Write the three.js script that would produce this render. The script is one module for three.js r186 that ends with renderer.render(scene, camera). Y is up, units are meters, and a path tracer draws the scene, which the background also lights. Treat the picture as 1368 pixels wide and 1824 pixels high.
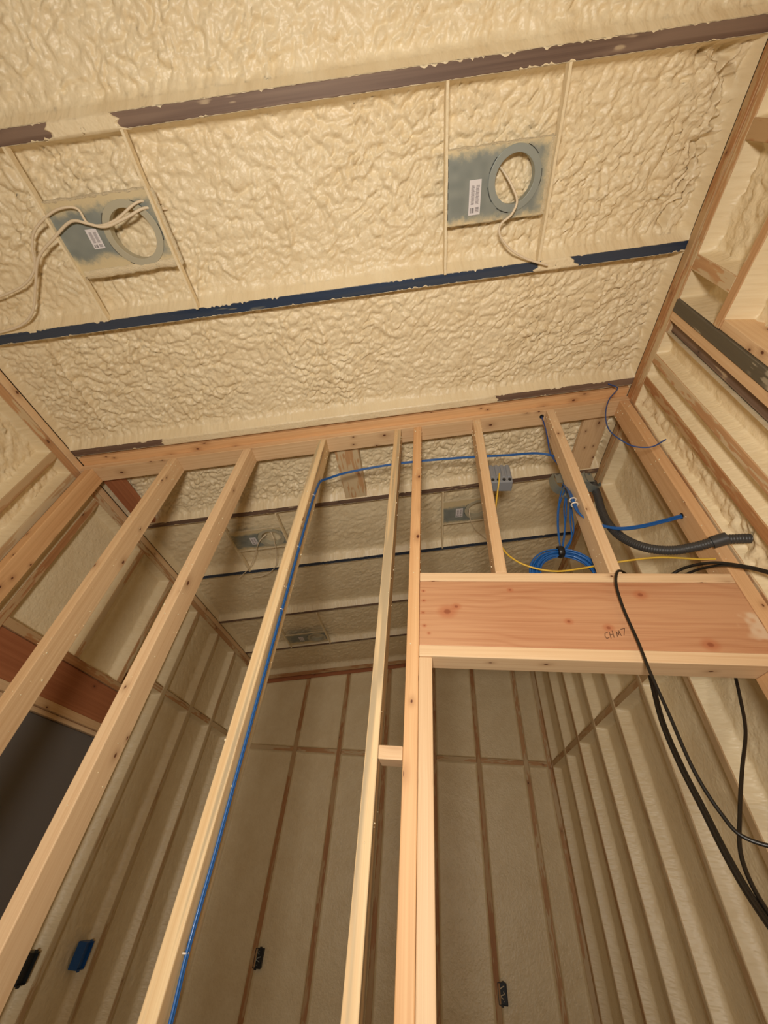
import * as THREE from 'three';
import { RoundedBoxGeometry } from 'three/addons/geometries/RoundedBoxGeometry.js';
import { mergeGeometries } from 'three/addons/utils/BufferGeometryUtils.js';
import { RectAreaLightUniformsLib } from 'three/addons/lights/RectAreaLightUniformsLib.js';

// ------------------------------------------------------------ camera, light, exposure
RectAreaLightUniformsLib.init();
const renderer = new THREE.WebGLRenderer({ antialias: true });
renderer.toneMapping = THREE.LinearToneMapping;
renderer.toneMappingExposure = 1.12;
renderer.shadowMap.enabled = true;
const scene = new THREE.Scene();
scene.background = new THREE.Color(0x000000);

const S = 1.18, EYE = 1.63;               // one frame unit is 1.18 m; eye height 1.63 m
const camera = new THREE.PerspectiveCamera(106.2, 1368 / 1824, 0.02, 60);
{ // wide lens tilted 43 degrees up, rolled about 6 degrees
  const X = [0.99219406, -0.0165967, -0.12359407], Y = [0.07236158, -0.73055462, 0.67900938], F = [0.10156153, 0.68265254, 0.72365099];
  const right = new THREE.Vector3(X[0], Y[0], -F[0]), up = new THREE.Vector3(-X[1], -Y[1], F[1]), back = new THREE.Vector3(-X[2], -Y[2], F[2]);
  camera.quaternion.setFromRotationMatrix(new THREE.Matrix4().makeBasis(right, up, back));
  camera.position.set(0, EYE, 0);
}
const LAMP = { x: -0.04, y: -0.20, f: -0.44, w: 0.30, h: 0.20, pitch: 0.72, intensity: 172, color: [1.0, 0.93, 0.83] };

// ------------------------------------------------------------ helpers
const V = (x, y, f) => new THREE.Vector3(x * S, y * S + EYE, -f * S);
const SLOPE = 0.1475, RAKE = Math.atan(SLOPE), roof = (x) => 1.5 + SLOPE * x;
let seed = 12345;
const rnd = () => { seed = (seed + 0x6d2b79f5) | 0; let t = Math.imul(seed ^ (seed >>> 15), 1 | seed); t = (t + Math.imul(t ^ (t >>> 7), 61 | t)) ^ t; return ((t ^ (t >>> 14)) >>> 0) / 4294967296; };
const hash = (i, j, k) => { let h = Math.imul(i, 374761393) ^ Math.imul(j, 668265263) ^ Math.imul(k, 2147483647 - 1274126177); h = Math.imul(h ^ (h >>> 13), 1274126177); h ^= h >>> 16; return (h >>> 0) / 4294967296; };
const sm = (t) => t * t * (3 - 2 * t), cl = (t) => Math.min(1, Math.max(0, t)), sstep = (a, b, t) => sm(cl((t - a) / (b - a)));
function vnoise(x, y, k = 0, px = 0, py = 0) {
  const xi = Math.floor(x), yi = Math.floor(y), fx = sm(x - xi), fy = sm(y - yi);
  const m = (a, p) => (p ? ((a % p) + p) % p : a);
  const a = hash(m(xi, px), m(yi, py), k), b = hash(m(xi + 1, px), m(yi, py), k), c = hash(m(xi, px), m(yi + 1, py), k), d = hash(m(xi + 1, px), m(yi + 1, py), k);
  return a + (b - a) * fx + (c - a) * fy + (a - b - c + d) * fx * fy;
}
function worley(x, y, k) {
  const xi = Math.floor(x), yi = Math.floor(y); let f1 = 9, f2 = 9, id = 0;
  for (let j = -1; j <= 1; j++) for (let i = -1; i <= 1; i++) {
    const h = hash(xi + i, yi + j, k), dx = xi + i + h - x, dy = yi + j + hash(xi + i, yi + j, k + 7) - y, d = dx * dx + dy * dy;
    if (d < f1) { f2 = f1; f1 = d; id = h; } else if (d < f2) f2 = d;
  }
  return [Math.sqrt(f1), Math.sqrt(f2), id];
}
// sprayed foam relief, u and v in metres, result roughly -0.5 .. 1
function foamRelief(u, v, k, cell, rough) {
  const wu = u + 0.05 * (vnoise(u * 13, v * 13, k + 1) - 0.5) + 0.014 * (vnoise(u * 38, v * 38, k + 2) - 0.5);
  const wv = v + 0.05 * (vnoise(u * 13, v * 13, k + 3) - 0.5) + 0.014 * (vnoise(u * 38, v * 38, k + 4) - 0.5);
  const [a, b, id] = worley(wu / cell, wv / cell * 1.15, k);
  const dome = (q) => Math.sqrt(Math.max(0, 1 - q * q)), lump = (dome(a / 0.88) * 0.75 + 0.35 * Math.sqrt(cl(b - a))) * (0.55 + 0.65 * id);
  const [c, d, id2] = worley(wu / cell * 2.1 + 5.3, wv / cell * 2.1, k + 11);
  const small = dome(c / 0.9) * (0.3 + 0.8 * id2) + 0 * d;
  const patch = sstep(0.25, 0.7, vnoise(u * 2.3, v * 2.3, k + 21) * 0.65 + vnoise(u * 6, v * 6, k + 22) * 0.35);
  const m = rough + (1 - rough) * patch;
  return (lump * 1.0 + small * 0.5 - 0.8) * m + 0.8 * (vnoise(u * 3.1, v * 3.1, k + 31) - 0.5);
}
const numbers = {};
const numbered = (n) => { const i = numbers[n] = (numbers[n] ?? -1) + 1; return i ? n + '_' + String(i).padStart(3, '0') : n; };
function tag(o, label, category, group, kind) { o.userData.label = label; if (category) o.userData.category = category; if (group) o.userData.group = group; if (kind) o.userData.kind = kind; return o; }
function root(name, label, category, group, kind, pos) { const g = new THREE.Group(); g.name = kind === 'structure' ? name : numbered(name); if (pos) g.position.copy(pos); tag(g, label, category, group, kind); scene.add(g); return g; }
function mesh(name, geo, mat, parent) {
  const m = new THREE.Mesh(geo, mat); m.castShadow = m.receiveShadow = true; m.name = name;
  if (parent) parent.add(m); else scene.add(m);
  return m;
}
const local = (parent, v) => { parent.updateMatrixWorld(true); return parent.worldToLocal(v.clone()); };

// ------------------------------------------------------------ textures and materials
function texFrom(canvas, srgb = true) { const t = new THREE.CanvasTexture(canvas); if (srgb) t.colorSpace = THREE.SRGBColorSpace; t.wrapS = t.wrapT = THREE.RepeatWrapping; t.magFilter = THREE.LinearFilter; return t; }
function canvasOf(w, h, fn) {
  const c = document.createElement('canvas'); c.width = w; c.height = h; const g = c.getContext('2d'), im = g.createImageData(w, h);
  for (let y = 0; y < h; y++) for (let x = 0; x < w; x++) { const p = fn(x / w, y / h), o = 4 * (y * w + x); im.data[o] = p[0]; im.data[o + 1] = p[1]; im.data[o + 2] = p[2]; im.data[o + 3] = 255; }
  g.putImageData(im, 0, 0); return c;
}
const mix = (a, b, t) => [a[0] + (b[0] - a[0]) * t, a[1] + (b[1] - a[1]) * t, a[2] + (b[2] - a[2]) * t];
// one tile is 2.0 m long and 0.30 m across
function woodCanvas(k, light, dark, knotCol, nKnots, stain, spray) {
  const knots = []; for (let i = 0; i < nKnots; i++) knots.push([hash(i, 1, k), hash(i, 2, k), 0.006 + 0.007 * hash(i, 3, k) ** 2]);
  return canvasOf(1024, 512, (s, t) => {
    const u = s * 2, v = t * 0.3; let bend = 0, kn = 0, halo = 0;
    for (const [a, b, r] of knots) {
      let du = u - a * 2, dv = v - b * 0.3; du -= Math.round(du / 2) * 2; dv -= Math.round(dv / 0.3) * 0.3;
      const d2 = (du / 1.5) * (du / 1.5) + dv * dv, q = Math.exp(-d2 / (r * r * 3));
      bend += Math.sign(dv) * r * 0.9 * Math.exp(-(du * du) / (r * r * 25)) * Math.exp(-Math.abs(dv) / (r * 3));
      kn = Math.max(kn, sstep(1.0, 0.55, Math.sqrt(d2) / (r * 0.62))); halo = Math.max(halo, q);
    }
    const vv = v - bend + 0.004 * (vnoise(u * 3, v * 10, k + 5, 6, 3) - 0.5);
    const ring = vnoise(u * 1.0, vv * 130, k + 6, 2, 39), fine = vnoise(u * 6, vv * 520, k + 7, 12, 156), broad = vnoise(u * 1.5, v * 20, k + 8, 3, 6);
    let c = mix(light, dark, cl(0.15 + 0.55 * (ring - 0.3) + 0.35 * (fine - 0.5) + 0.5 * (broad - 0.4)));
    if (stain) { const z = sstep(0.40, 0.62, vnoise(u * 1.5, v * 40, k + 9, 3, 12) * 0.7 + vnoise(u * 4, v * 106.667, k + 10, 8, 32) * 0.3); c = mix(c, stain, 0.72 * z); }
    c = mix(c, mix(dark, knotCol, 0.5), halo * 0.4); c = mix(c, knotCol, kn * 0.9);
    if (spray) { const z = sstep(spray[3], spray[3] + 0.12, vnoise(u * 5, v * 33.334, k + 15, 10, 10) * 0.6 + vnoise(u * 24, v * 160, k + 16, 48, 48) * 0.4); c = mix(c, spray, z * 0.85); }
    return c;
  });
}
const M = {};
const std = (o) => new THREE.MeshStandardMaterial(o);
function woodMat(canvas, rough = 0.62, tint = 0xffffff) { const t = texFrom(canvas); t.repeat.set(1 / 2.0, 1 / 0.30); return std({ map: t, roughness: rough, color: tint }); }
{
  const fir = woodCanvas(3, [232, 199, 156], [206, 163, 117], [92, 50, 30], 22), fir2 = woodCanvas(17, [234, 203, 162], [210, 168, 124], [96, 55, 32], 14);
  const pine = woodCanvas(29, [236, 208, 162], [214, 176, 126], [120, 72, 42], 16, [166, 150, 122]);
  M.fir = [woodMat(fir), woodMat(fir2), woodMat(fir, 0.62, 0xfff0e0), woodMat(fir2, 0.62, 0xf6e6d6)];
  M.pine = woodMat(pine);
  const sprayed = woodCanvas(41, [206, 162, 116], [178, 130, 88], [96, 62, 42], 10, null, [216, 196, 158, 0.46]);
  M.sprayed = [woodMat(sprayed), woodMat(sprayed, 0.62, 0xe8d8c8)];
  const dusted = woodCanvas(47, [204, 172, 130], [182, 146, 104], [130, 96, 66], 8, null, [214, 194, 156, 0.38]);
  M.dusted = [woodMat(dusted), woodMat(dusted, 0.62, 0xf0e4d8)];
  M.red = woodMat(woodCanvas(53, [176, 112, 74], [148, 86, 54], [70, 36, 24], 8), 0.55);
  const rafter = woodCanvas(61, [122, 98, 82], [92, 70, 58], [50, 36, 30], 4, [140, 116, 98], [190, 168, 136, 0.78]);
  M.rafter = woodMat(rafter, 0.6);
  const navy = woodCanvas(71, [44, 62, 88], [30, 44, 66], [20, 28, 44], 0, [62, 70, 84], [120, 116, 104, 0.76]);
  M.navy = woodMat(navy, 0.5);
  const tape = woodCanvas(83, [104, 96, 82], [82, 76, 64], [50, 46, 40], 3, [92, 84, 66], [176, 164, 140, 0.72]);
  M.tape = woodMat(tape, 0.55);
  // foam: cream colour with small tonal drift and a fine pebble bump
  const foamC = canvasOf(512, 512, (s, t) => {
    const a = vnoise(s * 8, t * 8, 5, 8, 8), b = vnoise(s * 64, t * 64, 6, 64, 64), c = vnoise(s * 24, t * 24, 7, 24, 24), g = vnoise(s * 200, t * 200, 8, 200, 200);
    const z = 0.45 * a + 0.3 * c + 0.25 * b; return mix([229, 208, 168], [243, 227, 192], cl(z + 0.1 * (g - 0.5)));
  });
  const foamB = canvasOf(512, 512, (s, t) => { const a = vnoise(s * 60, t * 60, 15, 60, 60), b = vnoise(s * 130, t * 130, 16, 130, 130), z = 255 * (0.65 * a + 0.35 * b); return [z, z, z]; });
  const fm = texFrom(foamC), fb = texFrom(foamB, false); fm.repeat.set(1 / 0.7, 1 / 0.7); fb.repeat.set(1 / 0.6, 1 / 0.6);
  M.foam = std({ map: fm, bumpMap: fb, bumpScale: 0.002, roughness: 0.42 });
  M.blob = std({ color: 0xeadcb8, roughness: 0.6 });
  M.galv = std({ color: 0x9ba29e, roughness: 0.42, metalness: 0.75 });
  M.steelDark = std({ color: 0x6d6f6c, roughness: 0.4, metalness: 0.7 });
  M.blue = new THREE.MeshPhysicalMaterial({ color: 0x1a5a9e, roughness: 0.42, clearcoat: 0.2 });
  M.blueDark = std({ color: 0x2a4a86, roughness: 0.45 });
  M.black = std({ color: 0x17130f, roughness: 0.4 });
  M.conduit = std({ color: 0x3b3a39, roughness: 0.45 });
  M.yellow = std({ color: 0xd6ae3a, roughness: 0.45 });
  M.white = std({ color: 0xe6d4b6, roughness: 0.55 });
  M.greyPlastic = std({ color: 0x84868a, roughness: 0.5 });
  M.bluePlastic = std({ color: 0x1a5396, roughness: 0.45 });
  M.blackPlastic = std({ color: 0x1d1f20, roughness: 0.5 });
  M.hole = std({ color: 0x1a120c, roughness: 0.9 });
  M.staple = std({ color: 0xeee0cc, roughness: 0.5 });
  M.door = std({ color: 0x6c6866, roughness: 0.55 });
  M.concrete = std({ color: 0xa39a8c, roughness: 0.85 });
}

// ------------------------------------------------------------ builders
// a board: axis-aligned box in frame units, softened edges, grain along its longest side; top follows the roof rake when asked
function boardGeo(x0, x1, y0, y1, f0, f1, opt = {}) {
  const w = (x1 - x0) * S, h = (y1 - y0) * S, d = (f1 - f0) * S;
  const g = new RoundedBoxGeometry(w, h, d, 1, opt.r ?? 0.003), p = g.attributes.position, n = g.attributes.normal, uv = g.attributes.uv;
  const cx = (x0 + x1) / 2 * S, cy = (y0 + y1) / 2 * S + EYE, cz = -(f0 + f1) / 2 * S;
  const axis = opt.axis ?? (h >= w && h >= d ? 1 : w >= d ? 0 : 2), ou = rnd() * 2, ov = rnd() * 0.3;
  for (let i = 0; i < p.count; i++) {
    const q = [p.getX(i), p.getY(i), p.getZ(i)], nn = [Math.abs(n.getX(i)), Math.abs(n.getY(i)), Math.abs(n.getZ(i))];
    const m = nn[0] >= nn[1] && nn[0] >= nn[2] ? 0 : nn[1] >= nn[2] ? 1 : 2;
    const oth = [0, 1, 2].filter((a) => a !== axis && a !== m)[0] ?? (axis === 0 ? 1 : 0);
    uv.setXY(i, (m === axis ? q[(axis + 1) % 3] : q[axis]) + ou, q[oth] + ov + m * 0.1);
    let y = q[1]; if (opt.rakeTop && y > 0) y += SLOPE * q[0]; if (opt.rake) y += SLOPE * q[0];
    p.setXYZ(i, q[0] + cx, y + cy, q[2] + cz);
  }
  if (opt.rake || opt.rakeTop) g.computeVertexNormals();
  return g;
}
const pick = (a) => a[Math.floor(rnd() * a.length)];
function board(name, mat, parent, x0, x1, y0, y1, f0, f1, opt) { return mesh(name, boardGeo(x0, x1, y0, y1, f0, f1, opt), mat, parent); }
// sprayed bay: pos(u, v, h) gives the world point, u and v in frame units; edge widths [u0, u1, v0, v1] climb to the face
function foamBay(parent, pos, u0, u1, v0, v1, o) {
  const W = u1 - u0, L = v1 - v0, k = o.k ?? Math.floor(rnd() * 9000), res = o.res ?? 0.009;
  const grid = (len, e0, e1) => {
    const out = [0]; const a = Math.min(e0, len / 3), b = Math.min(e1, len / 3);
    for (let i = 1; i <= 5; i++) out.push(a * i / 5);
    const n = Math.max(2, Math.round((len - a - b) / res)); for (let i = 1; i < n; i++) out.push(a + (len - a - b) * i / n);
    for (let i = 5; i >= 0; i--) out.push(len - b * i / 5);
    return out;
  };
  const e = o.edge, us = grid(W, e[0] || 0.001, e[1] || 0.001), vs = grid(L, e[2] || 0.001, e[3] || 0.001), P = [], UV = [], I = [];
  const rise = (t, w) => (w ? 1 - (1 - cl(t / w)) ** 2.2 : 1);
  for (let j = 0; j < vs.length; j++) for (let i = 0; i < us.length; i++) {
    const u = us[i], v = vs[j], um = (u + u0) * S, vm = (v + v0) * S;
    const wob = 0.85 + 0.3 * vnoise(um * 5, vm * 5, k + 51);
    const f = rise(u, e[0] * wob) * rise(W - u, e[1] * wob) * rise(v, e[2] * wob) * rise(L - v, e[3] * wob);
    const calm = sstep(0.05, 0.95, f);
    let h = -0.004 - (o.rec - 0.004) * f + (o.amp / S) * calm * foamRelief(um, vm, k, o.cell, o.rough ?? 0.4) + (1 - calm) * 0.0011 * (vnoise(um * 55, vm * 55, k + 61) - 0.5);
    if (o.extra) h += o.extra(u + u0, v + v0);
    let vr = v; const top = vs.length - 1;
    if (o.ragged && (j < 2 || j >= top - 1)) {
      const low = j < 2, z = 0.0004 + 0.0012 * vnoise(um * 130, low ? 1 : 2, k + 73) + 0.007 * sstep(0.62, 0.98, 0.55 * vnoise(um * 16, low ? 1 : 2, k + 71) + 0.45 * vnoise(um * 120, low ? 1 : 2, k + 72));
      if (j === 0) vr = -z; else if (j === 1) vr = 0.0003; else if (j === top) vr = L + z; else vr = L - 0.0003;
      h = j === 0 || j === top ? 0.0004 : 0.0016;
    }
    const q = pos(u + u0, vr + v0, h); P.push(q.x, q.y, q.z); UV.push(um, vm);
  }
  const n = us.length;
  for (let j = 0; j < vs.length - 1; j++) for (let i = 0; i < n - 1; i++) { const a = j * n + i, b = a + 1, c = a + n, d = c + 1; if (o.flip) I.push(a, c, b, b, c, d); else I.push(a, b, c, b, d, c); }
  const g = new THREE.BufferGeometry(); g.setAttribute('position', new THREE.Float32BufferAttribute(P, 3)); g.setAttribute('uv', new THREE.Float32BufferAttribute(UV, 2)); g.setIndex(I); g.computeVertexNormals();
  return mesh('foam_panel', g, M.foam, parent);
}
function tubeGeo(pts, r, seg = 12, radial = 8) { const c = new THREE.CatmullRomCurve3(pts, false, 'centripetal'); return new THREE.TubeGeometry(c, Math.max(8, pts.length * seg), r, radial, false); }
const path = (a) => a.map((p) => V(p[0], p[1], p[2]));
// a free cable: its own top-level mesh with round ends
function cable(name, a, r, mat, label, category, group) {
  const pts = path(a), gs = [tubeGeo(pts, r)];
  for (const e of [pts[0], pts[pts.length - 1]]) { const s = new THREE.SphereGeometry(r, 8, 6); s.translate(e.x, e.y, e.z); gs.push(s); }
  const m = mesh(numbered(name), mergeGeometries(gs), mat); return tag(m, label, category, group);
}

// ------------------------------------------------------------ shell sizes
const XL = -1.6, XR = 0.88, FB = 3.6, FR = -2.1, FLOOR = -EYE / S, ST = 0.034;
const RAFTERS = [-1.55, -1.05, -0.55, -0.042, 0.434, 0.93, 1.44, 1.955, 2.53, 3.08];

// ------------------------------------------------------------ floor
const floor = root('floor', 'bare concrete floor below the framing', 'floor', null, 'structure');
board('slab', M.concrete, floor, XL - 0.15, XR + 0.15, FLOOR - 0.12, FLOOR, FR - 0.15, FB + 0.15);

// ------------------------------------------------------------ ceiling
const ceiling = root('ceiling', 'sloping roof of dark rafters with cream spray foam between them', 'ceiling', null, 'structure');
const ceilPos = (x, f, h) => { // h is toward the room, measured down from the rafter edge
  const c = Math.cos(RAKE), s = Math.sin(RAKE); return V(x + h * s, roof(x) - h * c, f);
};
RAFTERS.forEach((f, i) => {
  const mat = i === 4 || i === 7 ? M.navy : M.rafter;
  const xa = XL, xb = XR, c = (xa + xb) / 2;
  board('rafter', mat, ceiling, xa, xb, roof(c), roof(c) + 0.16, f - 0.0165, f + 0.0165, { rake: true, axis: 0 });
});
const ridge = (x, f, x0, f0, x1, f1, h) => { const t = cl((f - f0) / (f1 - f0)), d = (x - (x0 + (x1 - x0) * t)) / 0.010; return h * Math.exp(-d * d) * sstep(f0 - 0.02, f0 + 0.02, f) * sstep(f1 + 0.02, f1 - 0.02, f); };
const bays = [[FR, RAFTERS[0]]]; RAFTERS.forEach((f, i) => bays.push([f, RAFTERS[i + 1] ?? FB]));
bays.forEach(([a, b], i) => {
  const f0 = i === 0 ? a : a + 0.0165, f1 = i === bays.length - 1 ? b : b - 0.0165, vis = a > -0.7, far = a > 1.3;
  const bars = [];
  if (Math.abs(a + 0.042) < 0.01) bars.push([-1.115, -0.79], [0.064, 0.37]);
  foamBay(ceiling, ceilPos, XL + 0.002, XR - 0.002, f0, f1, {
    rec: 0.046, ragged: true, edge: [0.016, 0.016, 0.018, 0.042], amp: far ? 0.012 : vis ? 0.023 : 0.01, cell: far ? 0.032 : 0.032, rough: 0.55, res: far ? 0.010 : vis ? 0.0046 : 0.03, k: 300 + i * 37,
    extra: Math.abs(a + 0.042) < 0.01 ? (x, f) => { // ragged voids along the corner, and a seam in the middle
      const w = sstep(0.71, 0.76, x) * (1 - sstep(0.845, 0.868, x)), n = vnoise(x * 34, f * 17, 881) * 0.6 + vnoise(x * 80, f * 60, 882) * 0.4;
      const g = Math.exp(-(((x - 0.735 + 0.03 * (f - 0.2)) / 0.006) ** 2)) * sstep(0.06, 0.1, f);
      return -0.035 * w * sstep(0.56, 0.74, n) - 0.016 * g * w + ridge(x, f, -0.428, 0.15, -0.434, 0.31, 0.011);
    } : Math.abs(a - 0.434) < 0.01 ? (x, f) => ridge(x, f, -0.395, 0.56, -0.408, 0.76, 0.013) + ridge(x, f, -1.40, 0.53, -1.395, 0.86, 0.018) : null,
  });
});
// roof deck closes the room above the foam
board('roof_deck', M.fir[1], ceiling, XL - 0.12, XR + 0.12, roof(-0.36) + 0.165, roof(-0.36) + 0.185, FR - 0.12, FB + 0.12, { rake: true, axis: 0 });
// flat backing boards between rafters behind the partition
for (const [x, w, mat] of [[-1.53, 0.085, M.red], [-0.40, 0.112, M.sprayed[0]], [0.775, 0.115, M.fir[0]]])
  board('backing_board', mat, ceiling, x - w / 2, x + w / 2, roof(x) + 0.0015, roof(x) + 0.03, 1.09, 1.42, { rake: true, axis: 2 });
// foam skin smeared over two stretches of rafter edge
function smear(f, x0, x1, w, k) {
  const P = [], UV = [], I = [], nu = 60, nv = 10;
  for (let j = 0; j <= nv; j++) for (let i = 0; i <= nu; i++) {
    const s = i / nu, t = j / nv, ragged = 0.012 * (vnoise(t * 5, k, k) - 0.5) * (s < 0.5 ? 1 : -1);
    const x = x0 + (x1 - x0) * s + ragged * 2 + (s > 0.6 ? (s - 0.6) * 0.10 * (t - 0.5) : (0.4 - s) * 0.06 * (0.5 - t) * (s < 0.4)), ff = f + (t - 0.5) * w;
    const edge = sstep(0, 0.12, t) * sstep(1, 0.88, t) * sstep(0, 0.03, s) * sstep(1, 0.97, s);
    const q = ceilPos(x, ff, -0.001 + 0.0055 * edge + 0.0015 * edge * vnoise(x * 60, ff * 60, k)); P.push(q.x, q.y, q.z); UV.push(x * S, ff * S);
  }
  for (let j = 0; j < nv; j++) for (let i = 0; i < nu; i++) { const a = j * (nu + 1) + i; I.push(a, a + 1, a + nu + 1, a + 1, a + nu + 2, a + nu + 1); }
  const g = new THREE.BufferGeometry(); g.setAttribute('position', new THREE.Float32BufferAttribute(P, 3)); g.setAttribute('uv', new THREE.Float32BufferAttribute(UV, 2)); g.setIndex(I); g.computeVertexNormals();
  mesh('foam_smear', g, M.foam, ceiling);
}
smear(-0.042, -0.985, -0.80, 0.037, 3); smear(0.434, 0.375, 0.50, 0.036, 9); smear(0.93, -1.2, 0.30, 0.04, 14);

// ------------------------------------------------------------ side and end walls
const wallL = root('wall_left', 'side wall of studs and cream spray foam, on the side with the grey door', 'wall', null, 'structure');
const wallR = root('wall_right', 'side wall of studs and cream spray foam, on the side with the black cables', 'wall', null, 'structure');
const wallB = root('wall_far', 'far end wall of studs and cream spray foam behind the partition', 'wall', null, 'structure');
const wallN = root('wall_near', 'end wall behind the viewer, studs and cream spray foam', 'wall', null, 'structure');
const posL = (f, y, h) => V(XL + h, y, f), posR = (f, y, h) => V(XR - h, y, f), posB = (x, y, h) => V(x, y, FB - h), posN = (x, y, h) => V(x, y, FR + h);
const DEPTH = 0.118;
function sideStud(wall, side, f, y0, y1, mat, w = ST, setback = 0) {
  const a = side < 0 ? XL - DEPTH : XR + setback, b = side < 0 ? XL - setback : XR + DEPTH;
  return board('stud', mat, wall, a, b, y0, y1, f, f + w);
}
function sheath(wall, x0, x1, y0, y1, f0, f1) { board('sheathing', M.fir[1], wall, x0, x1, y0, y1, f0, f1, { axis: 1 }); }
const TL = roof(XL) - 0.068, TR = roof(XR) - 0.075, SILL = FLOOR + 0.034;
// top plates (two boards each) and bottom plates
board('top_plate', M.sprayed[0], wallL, XL - DEPTH, XL, TL, TL + 0.033, FR, FB); board('top_plate', M.fir[0], wallL, XL - DEPTH, XL + 0.004, TL + 0.034, roof(XL) - 0.001, FR, FB);
board('top_plate', M.sprayed[0], wallR, XR, XR + DEPTH, TR, TR + 0.036, FR, FB); board('top_plate', M.sprayed[1], wallR, XR - 0.004, XR + DEPTH, TR + 0.037, roof(XR) - 0.001, FR, FB);
board('bottom_plate', M.fir[1], wallL, XL - DEPTH, XL, FLOOR, SILL, FR, FB); board('bottom_plate', M.fir[1], wallR, XR, XR + DEPTH, FLOOR, SILL, FR, FB);
sheath(wallL, XL - DEPTH - 0.02, XL - DEPTH - 0.002, FLOOR, roof(XL) + 0.16, FR - 0.12, FB + 0.12); sheath(wallR, XR + DEPTH + 0.002, XR + DEPTH + 0.02, FLOOR, roof(XR) + 0.16, FR - 0.12, FB + 0.12);

function bayRow(wall, pos, studs, y0, y1, o, flip) { // studs: near edges; a bay between each pair
  for (let i = 0; i < studs.length - 1; i++) foamBay(wall, pos, studs[i] + (o.w ?? ST), studs[i + 1], y0, y1, { rec: 0.055, edge: [0.012, 0.026, 0.02, 0.02], amp: 0.006, cell: 0.036, rough: 0.3, res: 0.014, ...o, flip });
}
const BLOCK0 = 0.665, BLOCK1 = 0.699;
// left wall: near room
const nearL = [FR, -1.62, -1.28, -0.94, -0.6, -0.26, 0.08, 0.42, 0.76 + 0.105, 0.985];
nearL.slice(1).forEach((f) => sideStud(wallL, -1, f, SILL, TL, pick(M.dusted)));
bayRow(wallL, posL, nearL, SILL, TL, { amp: 0.019, rec: 0.05, edge: [0.010, 0.016, 0.012, 0.014], rough: 0.7, res: 0.009 }, false);
// junction studs where the partition lands
sideStud(wallL, -1, 1.02, SILL, TL, M.fir[2]); sideStud(wallL, -1, 1.085, SILL, TL, M.sprayed[0]); sideStud(wallL, -1, 1.15, SILL, TL, M.sprayed[1]);
foamBay(wallL, posL, 1.119, 1.15, SILL, TL, { rec: 0.02, edge: [0.01, 0.01, 0.02, 0.02], amp: 0.004, cell: 0.03 });
// left wall: above the door
const DF0 = 1.184, DF1 = 2.10, DT = 0.385;
for (const f of [1.545]) sideStud(wallL, -1, f, 0.60, TL, M.sprayed[0]);
sideStud(wallL, -1, 1.86, 0.60, TL, M.sprayed[0]);
foamBay(wallL, posL, 1.184, 1.545, 0.60, TL, { rec: 0.05, edge: [0.012, 0.03, 0.02, 0.02], amp: 0.004, cell: 0.036, res: 0.014 });
foamBay(wallL, posL, 1.579, 1.86, 0.60, TL, { rec: 0.05, edge: [0.012, 0.03, 0.02, 0.02], amp: 0.004, cell: 0.036, res: 0.014 });
// left wall: beyond the door
const farL = [2.10, 2.24, 2.575, 2.895, 3.21, 3.566];
farL.forEach((f) => sideStud(wallL, -1, f, SILL, TL, pick(M.dusted)));
foamBay(wallL, posL, 1.894, 2.10, BLOCK1, TL, { rec: 0.05, edge: [0.012, 0.03, 0.02, 0.02], amp: 0.004, cell: 0.036, res: 0.014 });
foamBay(wallL, posL, 2.134, 2.24, BLOCK1, TL, { rec: 0.05, edge: [0.012, 0.03, 0.02, 0.02], amp: 0.004, cell: 0.036, res: 0.014 });
foamBay(wallL, posL, 2.134, 2.24, SILL, BLOCK0, { rec: 0.05, edge: [0.012, 0.03, 0.02, 0.02], amp: 0.008, cell: 0.036, res: 0.014 });
for (let i = 1; i < farL.length - 1; i++) {
  const a = farL[i] + ST, b = farL[i + 1], o = { rec: 0.05, edge: [0.012, 0.03, 0.02, 0.02], amp: 0.009, cell: 0.034, rough: 0.4, res: 0.012 };
  foamBay(wallL, posL, a, b, BLOCK1, TL, o); foamBay(wallL, posL, a, b, SILL, BLOCK0, o);
  board('blocking', M.sprayed[0], wallL, XL - DEPTH, XL - 0.006, BLOCK0, BLOCK1, a, b);
}
board('blocking', M.sprayed[0], wallL, XL - DEPTH, XL - 0.006, BLOCK0, BLOCK1, 2.134, 2.24);
board('blocking', M.sprayed[0], wallL, XL - DEPTH, XL - 0.006, BLOCK0, BLOCK1, 1.894, 2.10);
// door header assembly
board('door_header', M.red, wallL, XL - DEPTH, XL - 0.012, DT + 0.033, 0.565, DF0, DF1, { axis: 2 });
board('header_plate', M.sprayed[1], wallL, XL - DEPTH, XL - 0.002, 0.566, 0.60, DF0, DF1);
board('header_plate', M.fir[0], wallL, XL - DEPTH, XL - 0.004, DT, DT + 0.032, DF0, DF1);
board('trimmer_stud', M.fir[1], wallL, XL - DEPTH, XL - 0.002, SILL, DT, DF0, DF0 + 0.034); board('trimmer_stud', M.fir[1], wallL, XL - DEPTH, XL - 0.002, SILL, DT, DF1 - 0.034, DF1 - 0.001);
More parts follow.
